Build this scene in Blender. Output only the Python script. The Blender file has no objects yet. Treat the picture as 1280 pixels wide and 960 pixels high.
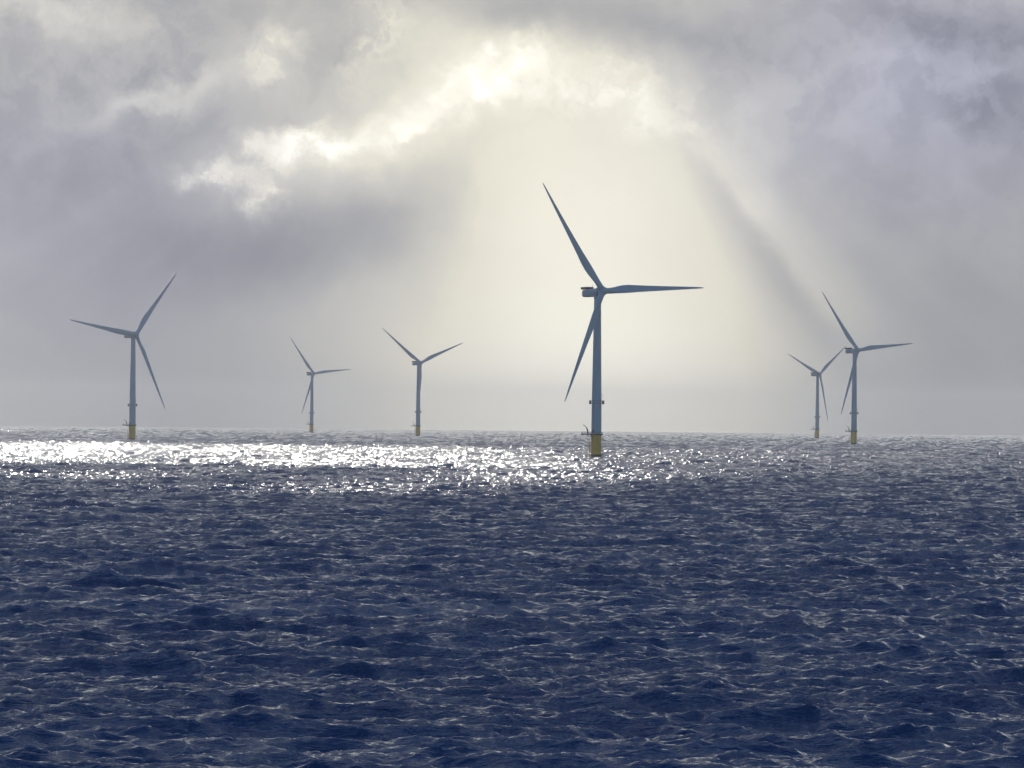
import bpy, bmesh, math, random
import numpy as np
from mathutils import Matrix, Vector

PI = math.pi
R = math.radians
S = bpy.context.scene
C = S.collection

# ------------------------------------------------------------------ constants
F = 6500.0            # focal length in pixels of a 1280 wide frame (long telephoto)
CAM_H = 23.0          # camera height above the water, on a ship's deck
EARTH = 7.4e6         # earth radius with refraction: the sea really curves away
SUN_EL, SUN_AZ = 22.0, -2.0
HUB_H = 102.0

def drop(x, y):
    return -(x * x + y * y) / (2 * EARTH)

# ------------------------------------------------------------------ tags
def tag(o, label=None, cat=None, group=None, kind=None):
    if label: o['label'] = label
    if cat: o['category'] = cat
    if group: o['group'] = group
    if kind: o['kind'] = kind
    return o

# ------------------------------------------------------------------ materials
def new_mat(name):
    m = bpy.data.materials.new(name)
    m.use_nodes = True
    nt = m.node_tree
    return m, nt, nt.nodes['Principled BSDF']

def paint(name, col, rough=0.35, dirt=(0.25, 0.22, 0.18), dirt_amt=0.25, scale=0.35, metallic=0.0, streak=True):
    m, nt, b = new_mat(name)
    N, L = nt.nodes, nt.links
    tc = N.new('ShaderNodeTexCoord')
    mp = N.new('ShaderNodeMapping')
    mp.inputs['Scale'].default_value = (1, 1, 0.12) if streak else (1, 1, 1)
    n = N.new('ShaderNodeTexNoise'); n.inputs['Scale'].default_value = scale * 2
    n.inputs['Detail'].default_value = 6; n.inputs['Roughness'].default_value = 0.6
    L.new(tc.outputs['Object'], mp.inputs['Vector']); L.new(mp.outputs['Vector'], n.inputs['Vector'])
    r = N.new('ShaderNodeValToRGB')
    r.color_ramp.elements[0].position = 0.45; r.color_ramp.elements[0].color = (0, 0, 0, 1)
    r.color_ramp.elements[1].position = 0.75; r.color_ramp.elements[1].color = (dirt_amt,) * 3 + (1,)
    L.new(n.outputs['Fac'], r.inputs['Fac'])
    mx = N.new('ShaderNodeMix'); mx.data_type = 'RGBA'
    mx.inputs['A'].default_value = (*col, 1); mx.inputs['B'].default_value = (*dirt, 1)
    L.new(r.outputs['Color'], mx.inputs['Factor'])
    L.new(mx.outputs['Result'], b.inputs['Base Color'])
    b.inputs['Roughness'].default_value = rough
    b.inputs['Metallic'].default_value = metallic
    return m

M_TOWER = paint('tower_paint', (0.42, 0.45, 0.50), 0.4, dirt=(0.30, 0.28, 0.24), dirt_amt=0.6)
M_BLADE = paint('blade_gelcoat', (0.40, 0.43, 0.48), 0.3, dirt=(0.4, 0.4, 0.38), dirt_amt=0.2, streak=False)
M_NAC = paint('nacelle_shell', (0.40, 0.43, 0.48), 0.4, dirt=(0.35, 0.34, 0.32), dirt_amt=0.3, streak=False)
M_YEL = paint('yellow_coating', (0.95, 0.50, 0.03), 0.5, dirt=(0.30, 0.14, 0.03), dirt_amt=0.6)
M_WEED = paint('splash_zone_growth', (0.06, 0.05, 0.025), 0.7, dirt=(0.02, 0.03, 0.015), dirt_amt=0.8)
M_STEEL = paint('galvanised_steel', (0.07, 0.08, 0.10), 0.6, dirt=(0.09, 0.06, 0.04), dirt_amt=0.4, metallic=0.0, streak=False)
M_RED = paint('red_hoist_panels', (0.16, 0.06, 0.055), 0.5, dirt=(0.1, 0.05, 0.04), dirt_amt=0.4, streak=False)

def water_mat():
    m, nt, b = new_mat('sea_water')
    N, L = nt.nodes, nt.links
    b.inputs['IOR'].default_value = 1.333
    tc = N.new('ShaderNodeTexCoord')
    # foam where the wave sheet folds (attribute computed from the wave motion itself)
    at = N.new('ShaderNodeAttribute'); at.attribute_name = 'foam'
    fn = N.new('ShaderNodeTexNoise'); fn.inputs['Scale'].default_value = 1.3; fn.inputs['Detail'].default_value = 8
    fn.inputs['Roughness'].default_value = 0.7
    L.new(tc.outputs['Object'], fn.inputs['Vector'])
    fm = N.new('ShaderNodeMath'); fm.operation = 'MULTIPLY'
    fr = N.new('ShaderNodeMapRange'); fr.inputs['From Min'].default_value = 0.42; fr.inputs['From Max'].default_value = 0.62
    L.new(fn.outputs['Fac'], fr.inputs['Value'])
    L.new(at.outputs['Fac'], fm.inputs[0]); L.new(fr.outputs['Result'], fm.inputs[1])
    mx = N.new('ShaderNodeMix'); mx.data_type = 'RGBA'
    mx.inputs['A'].default_value = (*WATER_COL, 1); mx.inputs['B'].default_value = (0.45, 0.55, 0.68, 1)
    L.new(fm.outputs[0], mx.inputs['Factor']); L.new(mx.outputs['Result'], b.inputs['Base Color'])
    rr = N.new('ShaderNodeMapRange')
    rr.inputs['To Min'].default_value = WATER_ROUGH; rr.inputs['To Max'].default_value = 0.6
    L.new(fm.outputs[0], rr.inputs['Value']); L.new(rr.outputs['Result'], b.inputs['Roughness'])
    # ripples: crests run roughly across the wind
    gm = N.new('ShaderNodeMapping'); gm.inputs['Scale'].default_value = (0.5, 1.0, 1.0)
    gm.inputs['Rotation'].default_value = (0, 0, R(20))
    gn = N.new('ShaderNodeTexNoise'); gn.inputs['Scale'].default_value = 0.016; gn.inputs['Detail'].default_value = 3
    L.new(tc.outputs['Object'], gm.inputs['Vector']); L.new(gm.outputs['Vector'], gn.inputs['Vector'])
    def gust(v):                                      # gusts roughen some patches and leave others smoother
        q = N.new('ShaderNodeMapRange'); q.inputs['From Min'].default_value = 0.35; q.inputs['From Max'].default_value = 0.65
        q.inputs['To Min'].default_value = 0.45 * v; q.inputs['To Max'].default_value = 1.6 * v
        L.new(gn.outputs['Fac'], q.inputs['Value']); return q.outputs['Result']
    prev = None
    for sc, amp, st, det in ((0.34, 0.30, (0.32, 1.0, 1), 6), (1.6, 0.09, (0.45, 1.0, 1), 3)):
        mp = N.new('ShaderNodeMapping'); mp.inputs['Scale'].default_value = st
        mp.inputs['Rotation'].default_value = (0, 0, R(-12 if prev is None else 17))
        L.new(tc.outputs['Object'], mp.inputs['Vector'])
        n = N.new('ShaderNodeTexNoise'); n.inputs['Scale'].default_value = sc
        n.inputs['Detail'].default_value = det; n.inputs['Roughness'].default_value = 0.62
        n.inputs['Distortion'].default_value = 0.6
        L.new(mp.outputs['Vector'], n.inputs['Vector'])
        bp = N.new('ShaderNodeBump'); L.new(gust(amp * RIPPLE), bp.inputs['Distance']); bp.inputs['Strength'].default_value = 1.0
        L.new(n.outputs['Fac'], bp.inputs['Height'])
        if prev: L.new(prev.outputs['Normal'], bp.inputs['Normal'])
        prev = bp
    L.new(prev.outputs['Normal'], b.inputs['Normal'])
    return m

WATER_COL = (0.003, 0.034, 0.115)
WATER_ROUGH = 0.09
RIPPLE = 2.6

# ------------------------------------------------------------------ mesh helpers
def link(name, bm, mat, parent=None, smooth=True, angle=35):
    me = bpy.data.meshes.new(name)
    bmesh.ops.recalc_face_normals(bm, faces=bm.faces)
    bm.to_mesh(me); bm.free()
    for mm in (mat if isinstance(mat, (list, tuple)) else [mat]): me.materials.append(mm)
    if smooth:
        for p in me.polygons: p.use_smooth = True
        me.set_sharp_from_angle(angle=R(angle))
    o = bpy.data.objects.new(name, me); C.objects.link(o)
    if parent: o.parent = parent
    return o

def lathe(bm, prof, seg=40, axis='Z', origin=(0, 0, 0), mi=0, cap=True):
    rings = []
    for (r, h) in prof:
        ring = []
        for i in range(seg):
            a = 2 * PI * i / seg
            if axis == 'Z': v = (r * math.cos(a), r * math.sin(a), h)
            else: v = (r * math.cos(a), h, r * math.sin(a))
            ring.append(bm.verts.new(Vector(v) + Vector(origin)))
        rings.append(ring)
    for a, b in zip(rings[:-1], rings[1:]):
        for i in range(seg):
            f = bm.faces.new((a[i], a[(i + 1) % seg], b[(i + 1) % seg], b[i])); f.material_index = mi
    if cap:
        for ring in (rings[0], rings[-1]):
            f = bm.faces.new(ring); f.material_index = mi

def box(bm, x0, x1, y0, y1, z0, z1, bev=0.0, mi=0):
    vs = [bm.verts.new((x, y, z)) for x in (x0, x1) for y in (y0, y1) for z in (z0, z1)]
    fs = []
    for q in ((0, 1, 3, 2), (4, 6, 7, 5), (0, 4, 5, 1), (2, 3, 7, 6), (0, 2, 6, 4), (1, 5, 7, 3)):
        f = bm.faces.new([vs[i] for i in q]); f.material_index = mi; fs.append(f)
    if bev:
        es = list({e for f in fs for e in f.edges})
        bmesh.ops.bevel(bm, geom=es, offset=bev, segments=3, profile=0.5, affect='EDGES')

def tube(bm, p0, p1, r, seg=8, r1=None):
    p0, p1 = Vector(p0), Vector(p1); d = p1 - p0
    q = d.to_track_quat('Z', 'Y'); r1 = r if r1 is None else r1
    ra = [bm.verts.new(p0 + q @ Vector((r * math.cos(2*PI*i/seg), r * math.sin(2*PI*i/seg), 0))) for i in range(seg)]
    rb = [bm.verts.new(p1 + q @ Vector((r1 * math.cos(2*PI*i/seg), r1 * math.sin(2*PI*i/seg), 0))) for i in range(seg)]
    for i in range(seg): bm.faces.new((ra[i], ra[(i+1) % seg], rb[(i+1) % seg], rb[i]))
    bm.faces.new(ra); bm.faces.new(rb)

def torus(bm, R0, r, z, seg=48, s2=6):
    rings = []
    for i in range(seg):
        a = 2*PI*i/seg
        rings.append([bm.verts.new(((R0 + r*math.cos(b))*math.cos(a), (R0 + r*math.cos(b))*math.sin(a), z + r*math.sin(b)))
                      for b in [2*PI*j/s2 for j in range(s2)]])
    for i in range(seg):
        A, B = rings[i], rings[(i+1) % seg]
        for j in range(s2): bm.faces.new((A[j], B[j], B[(j+1) % s2], A[(j+1) % s2]))

# ------------------------------------------------------------------ wind turbine
PLAT = 14.2
def blade_mesh():
    bm = bmesh.new()
    # radius, chord, thickness, share of the chord behind the pitch axis, twist
    st = [(1.6, 3.7, 3.7, .50, 0), (4, 3.7, 3.6, .50, 0), (7, 3.95, 3.0, .53, 4), (10, 4.45, 2.3, .59, 9), (13.5, 5.1, 1.7, .64, 10),
          (17, 5.4, 1.3, .67, 9), (21, 5.25, 1.05, .69, 8), (27, 4.5, .84, .70, 6.5), (34, 3.85, .66, .70, 4.5), (42, 3.2, .5, .70, 3),
          (50, 2.62, .38, .70, 1.8), (58, 2.05, .28, .70, 1), (65, 1.55, .2, .70, .4), (70, 1.15, .14, .70, 0), (73, .8, .1, .70, 0),
          (74.6, .42, .06, .70, 0), (75, .15, .03, .70, 0)]
    n = 24; rings = []
    for (x, c, t, back, tw) in st:
        k = min(1, max(0, (x - 4) / 9.0)); ring = []; x = x * 1.045
        for i in range(n):
            a = 2 * PI * i / n
            # u: 1 trailing edge, 0 leading edge
            u = 0.5 + 0.5 * math.cos(a)
            circ = 0.5 * math.sin(a)
            yt = 2.6 * (0.2969*math.sqrt(u) - 0.126*u - 0.3516*u*u + 0.2843*u**3 - 0.1036*u**4)
            th = circ * (1 - k) + k * yt * (1 if math.sin(a) >= 0 else -0.75) * (0 if abs(math.sin(a)) < 1e-6 else 1)
            z = (u - (1 - back)) * c * 0.98
            y = th * t * (1.0 if k < 1 else 1.0)
            ang = R(tw + 3)
            # trailing edge (+z) swings downwind (+y), leading edge upwind
            z2 = z * math.cos(ang) - y * math.sin(ang)
            y2 = z * math.sin(ang) + y * math.cos(ang)
            bend = -1.6 * (x / 75.0) ** 2.2
            ring.append(bm.verts.new((x, y2 + bend, z2)))
        rings.append(ring)
    for a, b in zip(rings[:-1], rings[1:]):
        for i in range(n): bm.faces.new((a[i], a[(i+1) % n], b[(i+1) % n], b[i]))
    bm.faces.new(rings[0]); bm.faces.new(rings[-1])
    return bm

def make_turbine():
    root = bpy.data.objects.new('wind_turbine', None); C.objects.link(root)
    root.empty_display_size = 5
    parts = {}
    # tower: steel cans with flange lines
    bm = bmesh.new(); prof = []
    def rad(z): return 3.05 + (2.12 - 3.05) * max(0, (z - 32)) / (HUB_H - 3 - 32) if z > 32 else 3.05 + 0.12 * (32 - z) / 18
    zs = list(np.linspace(PLAT + 0.35, HUB_H - 2.9, 25))
    for z in zs: prof.append((rad(z), z))
    lathe(bm, prof, 48)
    for z in (32.2, 55.5, 78.5):
        lathe(bm, [(rad(z) + .005, z - .16), (rad(z) + .07, z - .12), (rad(z) + .07, z + .12), (rad(z) + .005, z + .16)], 48, cap=False)
    tower = link('tower', bm, M_TOWER, root)
    bm = bmesh.new()                                   # door facing the crane side
    box(bm, -0.55, 0.55, -0.12, 0.1, -1.15, 1.15, 0.04)
    d = link('door', bm, M_STEEL, tower)
    d.matrix_local = Matrix.Translation((-1.9, -2.52, PLAT + 1.75)) @ Matrix.Rotation(R(-37), 4, 'Z')
    # service boxes on a collar half way between platform and first flange
    bm = bmesh.new(); torus(bm, rad(33.5) + .16, .13, 33.4); torus(bm, rad(33.5) + .16, .1, 34.9)
    col = link('collar', bm, M_STEEL, root)
    for s in (-1, 1):
        bm = bmesh.new(); box(bm, -.68, .68, -.9, .9, -1.15, 1.15, .12)
        tube(bm, (-s * .6, -.5, .6), (-s * 1.2, -.5, .6), .1); tube(bm, (-s * .6, .5, -.6), (-s * 1.2, .5, -.6), .1)
        o = link('equipment_box', bm, M_STEEL, root); o.location = (s * (rad(33) + .98), -.35 * (s + 1), 33.9)
    bm = bmesh.new(); tube(bm, (3.05, -.6, 35.5), (3.35, -.6, 36.2), .07); tube(bm, (3.35, -.6, 36.2), (3.35, -.6, 39.2), .06)
    box(bm, 3.18, 3.52, -.77, -.43, 38.2, 38.9, .05)
    link('aerial', bm, M_STEEL, root)
    # yellow transition piece
    bm = bmesh.new()
    lathe(bm, [(3.2, -6), (3.2, 1.5), (3.2, 1.7)], 48, mi=1)
    lathe(bm, [(3.2, 1.703), (3.2, 13.0), (3.45, 13.1), (3.45, 13.7), (3.2, PLAT - .12)], 48)
    tp = link('transition_piece', bm, [M_YEL, M_WEED], root)
    bm = bmesh.new()                                   # boat landing: two fenders and a ladder
    for dy in (-0.9, 0.9):
        tube(bm, (-4.35, dy - 1.2, -4), (-4.35, dy - 1.2, 9.6), .26, 12)
        for z in (1.5, 5.2, 9.2): tube(bm, (-4.35, dy - 1.2, z), (-2.9, dy * .8 - 1.0, z + .3), .14)
    for dy in (-.28, .28): tube(bm, (-4.0, dy - 1.2, 0), (-4.0, dy - 1.2, 13.6), .06)
    for i in range(44): tube(bm, (-4.0, -1.48, .2 + i * .3), (-4.0, -.92, .2 + i * .3), .03, 6)
    link('boat_landing', bm, M_YEL, tp)
    # working platform: ring and a laydown area reaching out to the left
    bm = bmesh.new()
    lathe(bm, [(3.2, PLAT - .55), (4.05, PLAT - .45), (4.05, PLAT + .3), (3.1, PLAT + .3)], 48, cap=False)
    box(bm, -9.3, -3.3, -2.6, 2.6, PLAT - .4, PLAT + .26, .03)
    for y in (-2.2, 0, 2.2):
        tube(bm, (-8.6, y, PLAT - .12), (-3.1, y * .55, PLAT - .12), .14)
        tube(bm, (-6.0, y, PLAT - .2), (-3.15, y * .5, PLAT - 2.0), .1)
    pf = link('platform', bm, M_STEEL, root)
    bm = bmesh.new()
    for zz in (.75, 1.3):
        torus(bm, 3.93, .04, PLAT + zz, 48)
        for a, b in (((-9.2, -2.5), (-4, -2.5)), ((-9.2, 2.5), (-4, 2.5)), ((-9.2, -2.5), (-9.2, 2.5))):
            tube(bm, (*a, PLAT + zz), (*b, PLAT + zz), .045, 6)
    for i in range(24):
        a = 2*PI*i/24; tube(bm, (3.93*math.cos(a), 3.93*math.sin(a), PLAT+.2), (3.93*math.cos(a), 3.93*math.sin(a), PLAT+1.3), .04, 6)
    for x in np.linspace(-9.2, -4, 7):
        for y in (-2.5, 2.5): tube(bm, (x, y, PLAT+.2), (x, y, PLAT+1.3), .045, 6)
    for y in (-1.25, 0, 1.25): tube(bm, (-9.2, y, PLAT+.2), (-9.2, y, PLAT+1.3), .045, 6)
    box(bm, -9.25, -8.9, -2.3, 2.3, PLAT + .3, PLAT + 1.25, .03)
    link('railing', bm, M_STEEL, pf)
    bm = bmesh.new()                                   # davit crane
    lathe(bm, [(.5, PLAT+.25), (.42, PLAT+.5), (.36, PLAT + 2.2), (.45, PLAT+2.3), (.45, PLAT+2.9)], 16, origin=(-5.4, -.9, 0))
    tube(bm, (-5.4, -.9, PLAT + 2.6), (-6.1, -1.1, PLAT + 4.1), .28, 10, .24)
    tube(bm, (-6.1, -1.1, PLAT + 4.1), (-8.1, -1.5, PLAT + 6.0), .24, 10, .13)
    tube(bm, (-5.7, -1.3, PLAT + 1.6), (-6.3, -1.3, PLAT + 4.1), .12)
    tube(bm, (-8.0, -1.5, PLAT + 5.9), (-8.0, -1.5, PLAT + 4.7), .05, 6)
    link('crane', bm, M_STEEL, pf)
    # nacelle (axis along Y, rear towards +Y)
    bm = bmesh.new()
    n = 40; secs = []
    def sec(y, w, h, p, zc):
        ring = []
        for i in range(n):
            a = 2*PI*i/n; ca, sa = math.cos(a), math.sin(a)
            ring.append(bm.verts.new((w/2*math.copysign(abs(ca)**p, ca), y, zc + h/2*math.copysign(abs(sa)**p, sa))))
        secs.append(ring)
    for q in ((-2.6, 5.6, 5.6, 1.0, 0), (-2.3, 6.1, 6.1, 1.0, 0), (-.7, 6.15, 6.15, 1.0, 0), (-.55, 5.7, 5.5, .8, 0), (.6, 5.6, 5.1, .6, -.1),
              (2, 5.6, 4.9, .42, -.25), (8, 5.5, 4.7, .40, -.35), (12.2, 5.3, 4.5, .42, -.4), (12.9, 4.9, 4.1, .5, -.4), (13.1, 4.2, 3.4, .55, -.4)):
        sec(*q)
    for a, b in zip(secs[:-1], secs[1:]):
        for i in range(n): bm.faces.new((a[i], a[(i+1) % n], b[(i+1) % n], b[i]))
    bm.faces.new(secs[0]); bm.faces.new(secs[-1])
    lathe(bm, [(2.2, -4.2), (2.45, -3.6), (2.5, -2.2)], 40)
    nac = link('nacelle', bm, M_NAC, root)
    bm = bmesh.new()                                   # hoist platform on the rear roof
    box(bm, -2.7, 2.7, 7.6, 13.9, 2.12, 2.32, .03)
    for x in (-2.6, 2.6):
        box(bm, x - .05, x + .05, 7.7, 13.8, 2.322, 3.55, .02)
    for y in (7.7, 13.8): box(bm, -2.55, 2.55, y - .05, y + .05, 2.322, 3.55, .02)
    for x in (-2.6, 2.6):
        for y in np.linspace(7.7, 13.8, 6): tube(bm, (x, y, 2.3), (x, y, 3.68), .06, 6)
    for y in (9.4, 12): tube(bm, (-1.8, y, 1.6), (-1.8, y, 2.2), .15); tube(bm, (1.8, y, 1.6), (1.8, y, 2.2), .15)
    link('hoist_platform', bm, M_RED, nac)
    bm = bmesh.new()
    tube(bm, (1.2, 7.0, 1.6), (1.2, 7.0, 5.0), .06, 6); tube(bm, (-.8, 6.7, 1.6), (-.8, 6.7, 4.4), .05, 6)
    tube(bm, (.7, 7.0, 4.2), (1.7, 7.0, 4.2), .05, 6)
    link('wind_vane', bm, M_STEEL, nac)
    # hub
    bm = bmesh.new()
    prof = [(2.4, 1.9), (2.75, 1.2), (2.85, 0.0), (2.65, -1.2), (2.15, -2.1), (1.4, -2.8), (.6, -3.15), (.02, -3.2)]
    lathe(bm, prof, 40, axis='Y')
    for k in range(3):
        a = 2*PI*k/3
        tube(bm, (0, 0, 0), (2.9*math.cos(a), 0, -2.9*math.sin(a)), 2.0, 28)
    hub = link('hub', bm, M_NAC, root)
    b0 = link('blade', blade_mesh(), M_BLADE, root, angle=60)
    b1 = b0.copy(); b2 = b0.copy()
    for b in (b1, b2): C.objects.link(b); b.parent = root
    return root

def pose(root, yaw, theta, tilt=7.0):
    """turn nacelle, hub and blades; theta: angle of the first blade, anticlockwise seen from the front"""
    top = Matrix.Translation((0, 0, HUB_H)) @ Matrix.Rotation(R(yaw), 4, 'Z') @ Matrix.Rotation(R(-tilt), 4, 'X')
    k = 0
    for ch in root.children:
        nm = ch.name.split('.')[0]
        if nm == 'nacelle': ch.matrix_local = Matrix.Translation((0, 0, HUB_H)) @ Matrix.Rotation(R(yaw), 4, 'Z') @ Matrix.Rotation(R(-1.5), 4, 'X')
        elif nm == 'hub': ch.matrix_local = top @ Matrix.Translation((0, -5.3, 0)) @ Matrix.Rotation(R(-theta), 4, 'Y')
        elif nm == 'blade':
            ch.matrix_local = top @ Matrix.Translation((0, -5.3, 0)) @ Matrix.Rotation(R(-theta - 120*k), 4, 'Y'); k += 1

def copy_tree(o, parent=None):
    c = o.copy(); C.objects.link(c)
    if parent: c.parent = parent
    for ch in list(o.children): copy_tree(ch, c)
    return c

# bearing (from the view axis, in pixels of the long lens), distance, rotor yaw, rotor phase, label
FARM = [
    (106, 3215, 36, 2.5, 'largest and nearest wind turbine, dark blue against the bright glow, on a yellow base'),
    (-474, 5070, 37, 50.5, 'leftmost wind turbine, standing on a yellow base above the white glittering water'),
    (-250, 9050, 36, 6.0, 'smallest and faintest wind turbine, second from the left, one blade pointing right'),
    (-117, 7290, 34, 22.0, 'pale wind turbine left of the nearest one, rotor shaped like a Y'),
    (382, 8330, 42, 36.0, 'smaller wind turbine of the overlapping right pair, rotor raised like a Y'),
    (428, 5680, 36, 6.0, 'rightmost wind turbine, the taller one of the right pair, one blade pointing right'),
]
proto = make_turbine()
copies = [proto] + [copy_tree(proto) for _ in FARM[1:]]
TURB = []
for t, (px, d, yaw, th, lab) in zip(copies, FARM):
    az = math.atan(px / F)
    x, y = d * math.sin(az), d * math.cos(az)
    t.location = (x, y, drop(x, y)); TURB.append((x, y))
    pose(t, yaw, th)
    tag(t, lab, 'wind turbine', 'wind turbines standing in the open sea')

# ------------------------------------------------------------------ sea: summed directional wave fields
def wave_tile(N, L, lam_p, lam_min, lam_max, rms, wind_deg, spread, seed, chop):
    rng = np.random.default_rng(seed)
    k1 = 2*PI*np.fft.fftfreq(N, L/N)
    kx, ky = np.meshgrid(k1, k1, indexing='ij'); k = np.hypot(kx, ky); k[0, 0] = 1
    kp = 2*PI/lam_p; w = R(wind_deg)
    c = (kx*math.cos(w) + ky*math.sin(w))/k
    D = np.abs(c)**spread * 0.96 + 0.04
    P = k**-3.65 * np.exp(-1.25*(kp/k)**2) * D * np.exp(-(k*lam_min/(2*PI)*0.9)**4)
    P[k < 2*PI/lam_max] = 0; P[0, 0] = 0
    h = np.sqrt(P) * (rng.normal(size=(N, N)) + 1j*rng.normal(size=(N, N)))
    H = np.fft.ifft2(h).real; s = rms/H.std(); h = h*s
    H = H*s
    Dx = np.fft.ifft2(1j*kx/k*h).real*chop; Dy = np.fft.ifft2(1j*ky/k*h).real*chop
    Jxx = np.fft.ifft2(-kx*kx/k*h).real*chop; Jyy = np.fft.ifft2(-ky*ky/k*h).real*chop; Jxy = np.fft.ifft2(-kx*ky/k*h).real*chop
    return [a.astype(np.float32) for a in (H, Dx, Dy, Jxx, Jyy, Jxy)]

def sample(tile, N, L, x, y, rot):
    c, s = math.cos(rot), math.sin(rot)
    u = ((x*c + y*s)/L*N) % N; v = ((-x*s + y*c)/L*N) % N
    i = u.astype(np.int32) % N; j = v.astype(np.int32) % N
    fu = (u - np.floor(u)).astype(np.float32); fv = (v - np.floor(v)).astype(np.float32)
    i1 = (i + 1) % N; j1 = (j + 1) % N
    w00, w10, w01, w11 = (1-fu)*(1-fv), fu*(1-fv), (1-fu)*fv, fu*fv
    out = [a[i, j]*w00 + a[i1, j]*w10 + a[i, j1]*w01 + a[i1, j1]*w11 for a in tile]
    H, Dx, Dy, Jxx, Jyy, Jxy = out
    return H, Dx*c - Dy*s, Dx*s + Dy*c, Jxx, Jyy, Jxy

TILES = [   # N, L, peak, shortest, longest, rms height, wind, spread, seed, chop, rotation
    (1024, 730.0, 21, 2.0, 80, 0.42, 84, 7.0, 3, 0.6, R(6)),
    (1024, 263.0, 5.5, 0.7, 11, 0.10, 66, 3.0, 8, 0.6, R(-14)),
    (256, 1130.0, 52, 16, 150, 0.24, 96, 9.0, 21, 0.8, R(3)),
]
TD = [wave_tile(*t[:10]) for t in TILES]

def sea_points(x, y, lod):
    z = np.zeros(x.shape, np.float32); dx = z.copy(); dy = z.copy(); jxx = z.copy(); jyy = z.copy(); jxy = z.copy()
    for n, (td, t) in enumerate(zip(TD, TILES)):
        H, a, b, jx, jy, jc = sample(td, t[0], t[1], x, y, t[10])
        w = lod if n == 1 else 1.0
        z += H*w; dx += a*w; dy += b*w; jxx += jx*w; jyy += jy*w; jxy += jc*w
    # wind gust patches make some areas rougher than others
    J = (1 + jxx)*(1 + jyy) - jxy*jxy
    return x + dx, y + dy, z + drop(x, y), J

def sea():
    # radial rows: spacing grows with distance; columns fan out over the sector that holds the wind farm
    rs = [240.0]
    while rs[-1] < 21500:
        r = rs[-1]
        rs.append(r + min(max(0.33, r/900.0), 9 + r/2500))
    rs = np.array(rs); nc = 1300; half = R(8.0)
    az = np.linspace(-half, half, nc)
    RR, AA = np.meshgrid(rs, az, indexing='ij')
    x = RR*np.sin(AA); y = RR*np.cos(AA)
    lod = np.clip(1.4 - RR/9000, 0.4, 1).astype(np.float32)
    X, Y, Z, J = sea_points(x, y, lod)
    nr = len(rs); print('sea grid', nr, nc)
    V = np.stack([X, Y, Z], -1).reshape(-1, 3)
    foam = np.clip((FOAM_T - J)/0.25, 0, 1).reshape(-1)
    idx = np.arange(nr*nc).reshape(nr, nc)
    Fq = np.stack([idx[:-1, :-1], idx[:-1, 1:], idx[1:, 1:], idx[1:, :-1]], -1).reshape(-1, 4)
    # the rest of the sea all around, coarser
    r2 = np.concatenate([[1.0, 60, 120], np.geomspace(180, 21500, 260)]); a2 = np.linspace(R(7.9), 2*PI - R(7.9), 500)
    RR, AA = np.meshgrid(r2, a2, indexing='ij')
    X, Y, Z, J = sea_points(RR*np.sin(AA), RR*np.cos(AA), np.float32(0.5))
    V2 = np.stack([X, Y, Z], -1).reshape(-1, 3)
    i2 = np.arange(len(r2)*len(a2)).reshape(len(r2), len(a2)) + len(V)
    F2 = np.stack([i2[:-1, :-1], i2[:-1, 1:], i2[1:, 1:], i2[1:, :-1]], -1).reshape(-1, 4)
    # water below the camera in front (nearer than the fine rows)
    r3 = np.array([1.0, 60, 120, 180, 242]); a3 = np.linspace(-half, half, 60)
    RR, AA = np.meshgrid(r3, a3, indexing='ij')
    X, Y, Z, J = sea_points(RR*np.sin(AA), RR*np.cos(AA), np.float32(0.5))
    V3 = np.stack([X, Y, Z], -1).reshape(-1, 3)
    i3 = np.arange(300).reshape(5, 60) + len(V) + len(V2)
    F3 = np.stack([i3[:-1, :-1], i3[:-1, 1:], i3[1:, 1:], i3[1:, :-1]], -1).reshape(-1, 4)
    foam = np.concatenate([foam, np.zeros(len(V2) + len(V3))])
    V = np.concatenate([V, V2, V3]).astype(np.float32); Fa = np.concatenate([Fq, F2, F3]).astype(np.int32)
    me = bpy.data.meshes.new('sea')
    me.vertices.add(len(V)); me.vertices.foreach_set('co', V.ravel())
    me.loops.add(Fa.size); me.loops.foreach_set('vertex_index', Fa.ravel())
    me.polygons.add(len(Fa)); me.polygons.foreach_set('loop_start', np.arange(0, Fa.size, 4, dtype=np.int32))
    me.polygons.foreach_set('use_smooth', np.ones(len(Fa), bool))
    at = me.attributes.new('foam', 'FLOAT', 'POINT'); at.data.foreach_set('value', foam.astype(np.float32))
    me.update(calc_edges=True)
    me.flip_normals()
    me.materials.append(water_mat())
    o = bpy.data.objects.new('sea', me); C.objects.link(o)
    return tag(o, kind='structure')
FOAM_T = 0.22
sea()

# ------------------------------------------------------------------ haze
def haze():
    bm = bmesh.new(); box(bm, -30000, 30000, -30000, 30000, -40, 186)
    m = bpy.data.materials.new('haze_air'); m.use_nodes = True
    nt = m.node_tree; nt.nodes.clear()
    out = nt.nodes.new('ShaderNodeOutputMaterial'); v = nt.nodes.new('ShaderNodeVolumePrincipled')
    v.inputs['Color'].default_value = (*HAZE_COL, 1); v.inputs['Density'].default_value = HAZE_D
    v.inputs['Anisotropy'].default_value = HAZE_G
    nt.links.new(v.outputs['Volume'], out.inputs['Volume'])
    o = link('haze', bm, m, smooth=False)
    return tag(o, kind='stuff')
HAZE_D = 4.2e-5; HAZE_COL = (0.89, 0.88, 0.90); HAZE_G = 0.88
haze()

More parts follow.
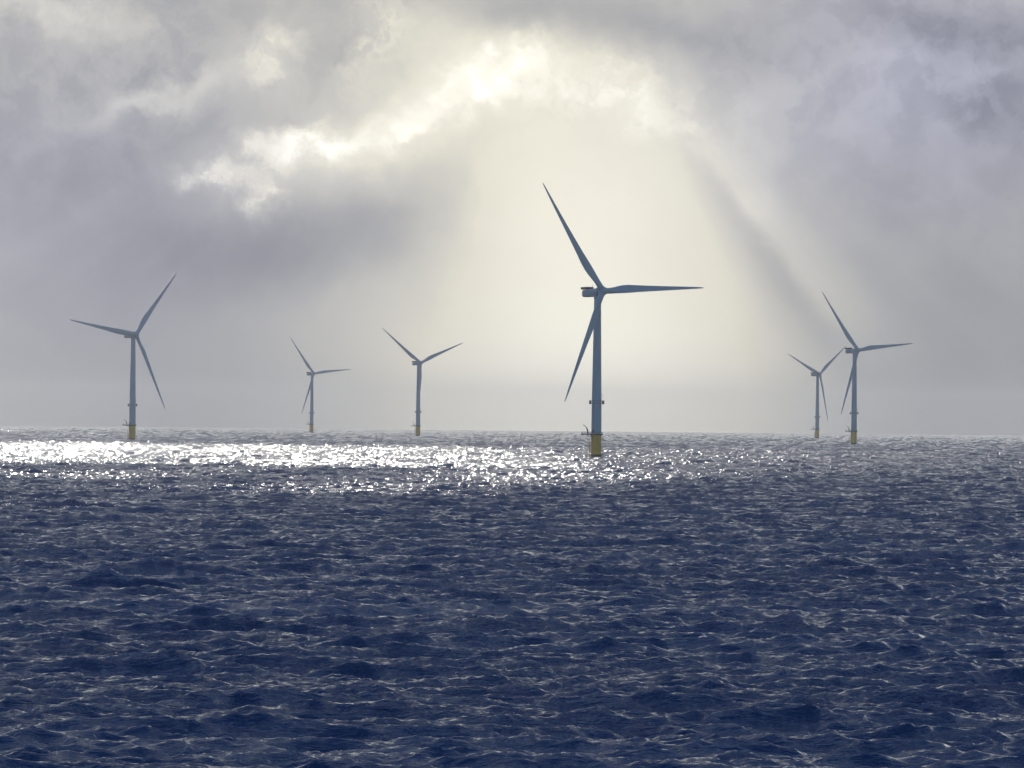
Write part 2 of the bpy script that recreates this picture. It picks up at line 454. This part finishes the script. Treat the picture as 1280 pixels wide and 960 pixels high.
# ------------------------------------------------------------------ world
def world():
    w = bpy.data.worlds.new('World'); S.world = w; w.use_nodes = True
    nt = w.node_tree; N, L = nt.nodes, nt.links
    bg = N['Background']; bg.inputs['Strength'].default_value = 0.1
    def val(v):
        return v
    def m(op, a, b=None, c=None, clamp=False):
        n = N.new('ShaderNodeMath'); n.operation = op; n.use_clamp = clamp
        for i, v in enumerate((a, b, c)):
            if v is None: continue
            if isinstance(v, (int, float)): n.inputs[i].default_value = v
            else: L.new(v, n.inputs[i])
        return n.outputs[0]
    def mixc(f, a, b, mode='MIX'):
        n = N.new('ShaderNodeMix'); n.data_type = 'RGBA'; n.blend_type = mode
        for k, v in (('Factor', f), ('A', a), ('B', b)):
            if isinstance(v, (int, float)): n.inputs[k].default_value = v
            elif isinstance(v, tuple): n.inputs[k].default_value = (*v, 1)
            else: L.new(v, n.inputs[k])
        return n.outputs['Result']
    def noise(vec, scale, det, rough=0.5, lac=2.0, dist=0.0, dims='3D'):
        n = N.new('ShaderNodeTexNoise'); n.noise_dimensions = dims
        n.inputs['Scale'].default_value = scale; n.inputs['Detail'].default_value = det
        n.inputs['Roughness'].default_value = rough; n.inputs['Lacunarity'].default_value = lac; n.inputs['Distortion'].default_value = dist
        L.new(vec, n.inputs['Vector']); return n.outputs
    def comb(x, y, z=0.0):
        n = N.new('ShaderNodeCombineXYZ')
        for i, v in enumerate((x, y, z)):
            if isinstance(v, (int, float)): n.inputs[i].default_value = v
            else: L.new(v, n.inputs[i])
        return n.outputs[0]
    def smooth(v, a, b, lo=0.0, hi=1.0):
        n = N.new('ShaderNodeMapRange'); n.interpolation_type = 'SMOOTHSTEP'
        L.new(v, n.inputs['Value'])
        for k, q in (('From Min', a), ('From Max', b), ('To Min', lo), ('To Max', hi)): n.inputs[k].default_value = q
        return n.outputs['Result']
    tc = N.new('ShaderNodeTexCoord'); sp = N.new('ShaderNodeSeparateXYZ'); L.new(tc.outputs['Generated'], sp.inputs[0])
    X, Y, Z = sp.outputs
    K = 65.0                                           # angles in hundredths of the lens' pixels: 1 unit = 0.88 degrees
    az = m('MULTIPLY', m('ARCTAN2', X, Y), K)
    el = m('MULTIPLY', m('ARCSINE', Z), K)
    P0 = comb(az, el)
    # cloudy turbulence used to ruffle every shape
    w1 = noise(P0, 0.55, 3, 0.5); w2 = noise(P0, 2.0, 6, 0.6)
    def warp(amp1, amp2):
        a = N.new('ShaderNodeVectorMath'); a.operation = 'MULTIPLY_ADD'
        L.new(w1['Color'], a.inputs[0]); a.inputs[1].default_value = (amp1,)*3; a.inputs[2].default_value = (-amp1/2,)*3
        b = N.new('ShaderNodeVectorMath'); b.operation = 'MULTIPLY_ADD'
        L.new(w2['Color'], b.inputs[0]); b.inputs[1].default_value = (amp2,)*3; b.inputs[2].default_value = (-amp2/2,)*3
        c = N.new('ShaderNodeVectorMath'); c.operation = 'ADD'; L.new(a.outputs[0], c.inputs[0]); L.new(b.outputs[0], c.inputs[1])
        d = N.new('ShaderNodeVectorMath'); d.operation = 'ADD'; L.new(P0, d.inputs[0]); L.new(c.outputs[0], d.inputs[1])
        return d.outputs[0]
    soft = warp(0.9, 0.35); crisp = warp(0.9, 0.9)
    def blob(vec, px, py, rx, ry, rot=0.0, p=1.0):
        """soft elliptical patch of sky; px,py given as in the frame (x right, y down from its top-left, 1280 wide)"""
        mp = N.new('ShaderNodeMapping'); mp.vector_type = 'TEXTURE'
        mp.inputs['Location'].default_value = ((px-640)/100, (522-py)/100, 0)
        mp.inputs['Rotation'].default_value = (0, 0, R(rot)); mp.inputs['Scale'].default_value = (rx/100, ry/100, 1)
        L.new(vec, mp.inputs['Vector'])
        ln = N.new('ShaderNodeVectorMath'); ln.operation = 'DOT_PRODUCT'
        s2 = N.new('ShaderNodeVectorMath'); s2.operation = 'MULTIPLY'; s2.inputs[1].default_value = (1, 1, 0)
        L.new(mp.outputs[0], s2.inputs[0]); L.new(s2.outputs[0], ln.inputs[0]); L.new(s2.outputs[0], ln.inputs[1])
        d = ln.outputs['Value']
        if p != 1.0: d = m('POWER', d, p)
        return m('EXPONENT', m('MULTIPLY', d, -1.0))
    def acc(cur, amt, b):
        return m('MULTIPLY_ADD', b, amt, cur)
    # --- brightness of the cloud deck (linear, before colour)
    n_big = noise(warp(1.6, 0.0), 0.42, 5, 0.55)['Fac']
    n_mid = noise(warp(1.2, 0.7), 1.15, 8, 0.58)['Fac']
    lum = m('MULTIPLY_ADD', m('SUBTRACT', n_big, 0.5), 0.12, 0.455)
    hi_tex = smooth(el, 1.2, 3.2, 0.15, 1.0)           # texture fades into the mist near the horizon
    lum = m('MULTIPLY_ADD', m('MULTIPLY', m('SUBTRACT', n_mid, 0.5), hi_tex), 0.18, lum)
    n_gap = noise(warp(1.4, 1.1), 1.9, 9, 0.62)['Fac']
    gmod = smooth(n_gap, 0.38, 0.60, 0.45, 1.35)
    n_puff = noise(warp(1.0, 0.8), 1.7, 9, 0.55)['Fac']
    puff = m('MULTIPLY', m('SUBTRACT', smooth(n_puff, 0.40, 0.58), 0.5), m('ADD', m('ADD', blob(P0, 1160, 90, 240, 110, 0), m('MULTIPLY', blob(P0, 150, 80, 260, 120, 0), 0.9)), m('MULTIPLY', blob(P0, 720, 130, 200, 50, 0), 1.2)))
    lum = m('MULTIPLY_ADD', puff, 0.085, lum)
    for a, v, *g in BLOBS:
        if v == 'g':
            lum = acc(lum, a, m('MULTIPLY', blob(crisp, *g), gmod)); continue
        lum = acc(lum, a, blob(soft if v == 's' else crisp if v == 'c' else P0, *g))
    # --- crepuscular rays fanning from the gap
    dx = m('SUBTRACT', az, (669-640)/100); dy = m('SUBTRACT', 6.0, el)      # measured down from a point above the frame
    ang = m('MULTIPLY', m('ARCTAN2', dx, dy), 57.2958)                        # 0 = straight down, + = to the right
    rn = N.new('ShaderNodeTexNoise'); rn.noise_dimensions = '1D'; rn.inputs['Scale'].default_value = 0.16
    rn.inputs['Detail'].default_value = 3; L.new(ang, rn.inputs['W'])
    reach = m('MULTIPLY', smooth(el, 0.2, 1.8), smooth(el, 3.9, 2.6))
    lum = m('MULTIPLY_ADD', m('MULTIPLY', m('SUBTRACT', rn.outputs['Fac'], 0.5), reach), 0.07, lum)
    ea = m('MULTIPLY_ADD', m('SUBTRACT', n_mid, 0.5), 2.0, ang)
    edge = m('MULTIPLY', smooth(ea, 29, 36, 0, 1), smooth(ea, 39, 36, 0, 1))
    lum = m('MULTIPLY_ADD', m('MULTIPLY', edge, reach), -0.10, lum)
    edge2 = m('MULTIPLY', smooth(ea, 36.3, 39, 0, 1), smooth(ea, 47, 39, 0, 1))
    lum = m('MULTIPLY_ADD', m('MULTIPLY', edge2, reach), 0.08, lum)
    lum = m('MINIMUM', lum, m('MULTIPLY_ADD', lum, 0.42, 0.47))
    lum = m('MULTIPLY_ADD', blob(P0, 755, 505, 230, 115), 0.15, lum)     # shower lit from behind, down to the horizon
    lum = m('MULTIPLY_ADD', smooth(el, 5.3, 8.5), 1.45, lum)
    lum = m('MAXIMUM', lum, 0.14)
    # --- colour: dim cloud is violet grey, bright cloud is cream
    cr = N.new('ShaderNodeValToRGB'); cr.color_ramp.interpolation = 'B_SPLINE' if False else 'LINEAR'
    e = cr.color_ramp.elements
    stops = [(0.0, (0.74, 0.78, 1.06)), (0.22, (0.87, 0.89, 1.08)), (0.40, (0.96, 0.965, 1.0)), (0.55, (1.02, 1.0, .93)), (0.8, (1.05, 1.0, .84)), (1.0, (1.04, 1.0, .86))]
    e[0].position, e[0].color = stops[0][0], (*stops[0][1], 1)
    e[1].position, e[1].color = stops[-1][0], (*stops[-1][1], 1)
    for p, c in stops[1:-1]:
        q = e.new(p); q.color = (*c, 1)
    L.new(lum, cr.inputs['Fac'])
    # bluish puffs at the upper right and far left
    tint = m('MULTIPLY', blob(soft, 1180, 110, 260, 170), 0.75, clamp=True)
    tint = m('ADD', tint, m('MULTIPLY', blob(soft, 60, 260, 300, 220), 0.45), clamp=True)
    ccol = mixc(tint, cr.outputs['Color'], (0.86, 0.88, 1.16))
    vm = N.new('ShaderNodeVectorMath'); vm.operation = 'SCALE'; L.new(ccol, vm.inputs[0]); L.new(m('MULTIPLY', lum, 10.0), vm.inputs['Scale'])
    cloud = vm.outputs[0]
    cloud = mixc(smooth(el, 5.3, 9.0), cloud, mixc(1.0, cloud, (0.92, 0.98, 1.12), 'MULTIPLY'))
    # --- clear blue sky overhead and behind the camera, broken by cloud
    sky = N.new('ShaderNodeTexSky'); sky.sky_type = 'NISHITA'; sky.sun_disc = False
    sky.sun_elevation = R(SUN_EL); sky.sun_rotation = R(SUN_AZ)
    sky.air_density = 1.6; sky.dust_density = 0.4; sky.ozone_density = 3.0
    skyc = mixc(1.0, sky.outputs[0], SKY_TINT, 'MULTIPLY')
    away = m('ARCCOSINE', m('MINIMUM', Y, 0.9999))       # angle from the view axis
    # higher up in front the deck is thick, bluish and dark; low down towards the light it is thin and bright
    front = smooth(away, R(75), R(35), 0.0, 0.62)
    skyc = mixc(front, skyc, HIGH_CLOUD)
    f = m('MULTIPLY', smooth(el, 32.0, 14.0), smooth(away, R(60), R(35)))
    col = mixc(f, skyc, cloud)
    L.new(col, bg.inputs['Color'])
    w.cycles.sampling_method = 'MANUAL'; w.cycles.sample_map_resolution = 2048

HIGH_CLOUD = (3.0, 3.9, 5.4)
SKY_TINT = (0.72, 0.90, 1.20)
# strength, ruffle (s soft, c crisp, n none), centre x, y, radius x, y, rotation
BLOBS = [
    # great glow and the lit shower below it
    (0.28, 's', 700, 240, 160, 170, 0), (0.20, 'n', 725, 330, 190, 200, 0), (0.48, 'n', 755, 480, 200, 150, 0), (0.15, 's', 690, 330, 340, 300, 0),
    (0.30, 'n', 700, 545, 230, 90, 0),
    # burning gaps
    (0.85, 'g', 628, 85, 44, 22, 35), (0.8, 'g', 590, 122, 36, 14, 15), (0.35, 'g', 545, 135, 50, 18, 25), (0.22, 's', 600, 110, 150, 70, 28),
    (0.85, 'g', 378, 186, 50, 22, 0), (0.38, 'g', 450, 172, 55, 15, 12), (0.45, 'g', 496, 178, 26, 10, 25), (0.18, 's', 400, 190, 140, 60, 20),
    (0.45, 'g', 288, 226, 34, 16, 15), (0.45, 'g', 322, 250, 18, 24, 0), (0.22, 's', 520, 150, 120, 34, 25),
    (0.32, 'g', 720, 105, 90, 36, -5), (0.28, 'g', 805, 130, 60, 28, -30), (0.20, 'g', 470, 35, 60, 34, 60), (0.2, 'g', 340, 70, 50, 30, 30),
    # lit veils
    (0.16, 's', 530, 30, 70, 60, 60), (0.22, 'c', 60, 22, 110, 26, -5), (0.20, 'c', 205, 118, 80, 18, 12), (0.12, 's', 340, 70, 60, 60, 30),
    (0.08, 's', 860, 190, 120, 90, -30),
    # dark cloud bodies
    (-0.09, 's', 550, 330, 80, 90, 0),
    (-0.13, 's', 540, 240, 130, 60, 35), (-0.16, 's', 350, 318, 170, 52, 8), (-0.08, 'c', 600, 165, 120, 22, 25), (-0.10, 's', 130, 270, 190, 130, 0), (-0.08, 's', 420, 60, 60, 35, 20),
    (-0.15, 's', 760, 22, 190, 36, -10), (-0.05, 's', 640, 20, 80, 30, 0), (-0.14, 'c', 1190, 40, 150, 45, -5), (-0.12, 'c', 1240, 140, 60, 40, 0),
    (0.08, 'c', 1090, 75, 90, 35, 10), (0.09, 'c', 1250, 85, 50, 18, 10), (-0.07, 's', 1150, 330, 260, 170, 0), (-0.09, 'n', 1180, 510, 280, 120, 0),
    (-0.08, 'n', 100, 490, 280, 120, 0),
]
world()

# ------------------------------------------------------------------ unseen cloud banks, added above the frame to shade parts of the sea
TS = math.tan(R(SUN_EL))
def shade_cloud_bank(name, y0, ya, yb, x0, x1, alpha, seed, feather):
    """an added, unseen lumpy cloud at distance y0 whose shadow falls on the water between ya and yb (metres from the ship)"""
    z_hi, z_lo = (y0 - ya)*TS, (y0 - yb)*TS
    sx = math.tan(R(SUN_AZ))*y0
    rng = random.Random(seed)
    bm = bmesh.new()
    nx = 400; nz = 14; nt_ = 5
    from mathutils import noise as mn
    def p(u, v, w):
        x = x0 + (x1-x0)*u + sx
        lo = z_lo + 160*mn.noise(Vector((x/420, seed, 0))) + 110*mn.noise(Vector((x/110, seed, 4)))
        hi = z_hi + 150*mn.noise(Vector((x/900, seed, 8)))
        z = lo + (hi - lo)*v
        bulge = 260*math.sin(PI*v)**.5*(1 + .5*mn.noise(Vector((u*14, v*5, seed + w))))
        return (x, y0 + w*bulge, z)
    front = [[bm.verts.new(p(i/nx, j/nz, -1)) for j in range(nz+1)] for i in range(nx+1)]
    back = [[front[i][j] if j in (0, nz) else bm.verts.new(p(i/nx, j/nz, 1)) for j in range(nz+1)] for i in range(nx+1)]
    for i in range(nx):
        for j in range(nz):
            bm.faces.new((front[i][j], front[i+1][j], front[i+1][j+1], front[i][j+1]))
            bm.faces.new((back[i][j], back[i][j+1], back[i+1][j+1], back[i+1][j]))
    m = bpy.data.materials.new(name + '_vapour'); m.use_nodes = True
    nt = m.node_tree; N, L = nt.nodes, nt.links; N.clear()
    out = N.new('ShaderNodeOutputMaterial'); mx = N.new('ShaderNodeMixShader')
    tr = N.new('ShaderNodeBsdfTransparent'); df = N.new('ShaderNodeBsdfDiffuse'); tl = N.new('ShaderNodeBsdfTranslucent')
    ad = N.new('ShaderNodeMixShader'); ad.inputs[0].default_value = .5
    for q in (df, tl): q.inputs['Color'].default_value = (.8, .8, .82, 1)
    L.new(df.outputs[0], ad.inputs[1]); L.new(tl.outputs[0], ad.inputs[2])
    tc = N.new('ShaderNodeTexCoord'); n = N.new('ShaderNodeTexNoise'); n.inputs['Scale'].default_value = 1/130.0; n.inputs['Detail'].default_value = 5
    L.new(tc.outputs['Object'], n.inputs['Vector'])
    mr = N.new('ShaderNodeMapRange'); L.new(n.outputs['Fac'], mr.inputs['Value'])
    mr.inputs['From Min'].default_value = .35; mr.inputs['From Max'].default_value = .65
    mr.inputs['To Min'].default_value = -.6; mr.inputs['To Max'].default_value = .6
    # the vapour thins out towards its lower edge, in ragged shreds
    sp = N.new('ShaderNodeSeparateXYZ'); L.new(tc.outputs['Object'], sp.inputs[0])
    e = N.new('ShaderNodeMath'); e.operation = 'MULTIPLY_ADD'; L.new(sp.outputs['Z'], e.inputs[0])
    e.inputs[1].default_value = 1/(feather*TS); e.inputs[2].default_value = -(z_lo - 60)/(feather*TS)
    ad2 = N.new('ShaderNodeMath'); ad2.operation = 'ADD'; L.new(e.outputs[0], ad2.inputs[0]); L.new(mr.outputs[0], ad2.inputs[1])
    mr2 = N.new('ShaderNodeMapRange'); mr2.interpolation_type = 'SMOOTHSTEP'; mr2.inputs['To Max'].default_value = alpha
    L.new(ad2.outputs[0], mr2.inputs['Value'])
    L.new(mr2.outputs[0], mx.inputs[0]); L.new(tr.outputs[0], mx.inputs[1]); L.new(ad.outputs[0], mx.inputs[2])
    L.new(mx.outputs[0], out.inputs['Surface'])
    o = link(name, bm, m)
    return tag(o, kind='structure')
shade_cloud_bank('added_shade_clouds', 12000, -5500, 2700, -3500, 3500, 1.0, 1, 1500)
shade_cloud_bank('added_shade_clouds', 42000, 4300, 7300, -9000, 9000, 0.92, 5, 500)
shade_cloud_bank('added_shade_clouds', 43500, 7100, 30000, -560, -150, 0.95, 7, 500)
shade_cloud_bank('added_shade_clouds', 43900, 7100, 30000, -200, 800, 0.94, 17, 500)
shade_cloud_bank('added_shade_clouds', 43500, 7100, 30000, 650, 9000, 0.95, 27, 500)
shade_cloud_bank('added_shade_clouds', 44500, 8500, 30000, -9000, -500, 0.97, 3, 300)
shade_cloud_bank('added_shade_clouds', 13800, -5500, 5200, 120, 3500, 0.45, 9, 500)
shade_cloud_bank('added_shade_clouds', 14600, -5500, 5200, -140, 3500, 0.5, 12, 500)

# ------------------------------------------------------------------ sun
sl = bpy.data.lights.new('sun', 'SUN'); sl.energy = 2.0; sl.angle = R(0.3); sl.color = (1.0, 0.95, 0.86)
so = bpy.data.objects.new('sun', sl); C.objects.link(so)
sd = Vector((math.sin(R(SUN_AZ))*math.cos(R(SUN_EL)), math.cos(R(SUN_AZ))*math.cos(R(SUN_EL)), math.sin(R(SUN_EL))))
so.rotation_euler = sd.to_track_quat('Z', 'Y').to_euler()

# ------------------------------------------------------------------ camera
cd = bpy.data.cameras.new('camera'); cam = bpy.data.objects.new('camera', cd); C.objects.link(cam)
cd.sensor_width = 36; cd.lens = F/1280*36; cd.clip_start = 1; cd.clip_end = 120000
cam.location = (0, 0, CAM_H)
pitch = math.atan((522.5 - 480)/F)
cam.matrix_world = Matrix.Translation((0, 0, CAM_H)) @ Matrix.Rotation(PI/2 + pitch, 4, 'X') @ Matrix.Rotation(R(0.54), 4, 'Z')
S.camera = cam

S.view_settings.view_transform = 'Standard'; S.view_settings.look = 'None'
S.view_settings.exposure = 0; S.view_settings.gamma = 1; S.view_settings.use_curve_mapping = False
S.render.resolution_x, S.render.resolution_y = 1024, 768
S.cycles.volume_bounces = 1
S.cycles.max_bounces = 6
S.cycles.transparent_max_bounces = 12
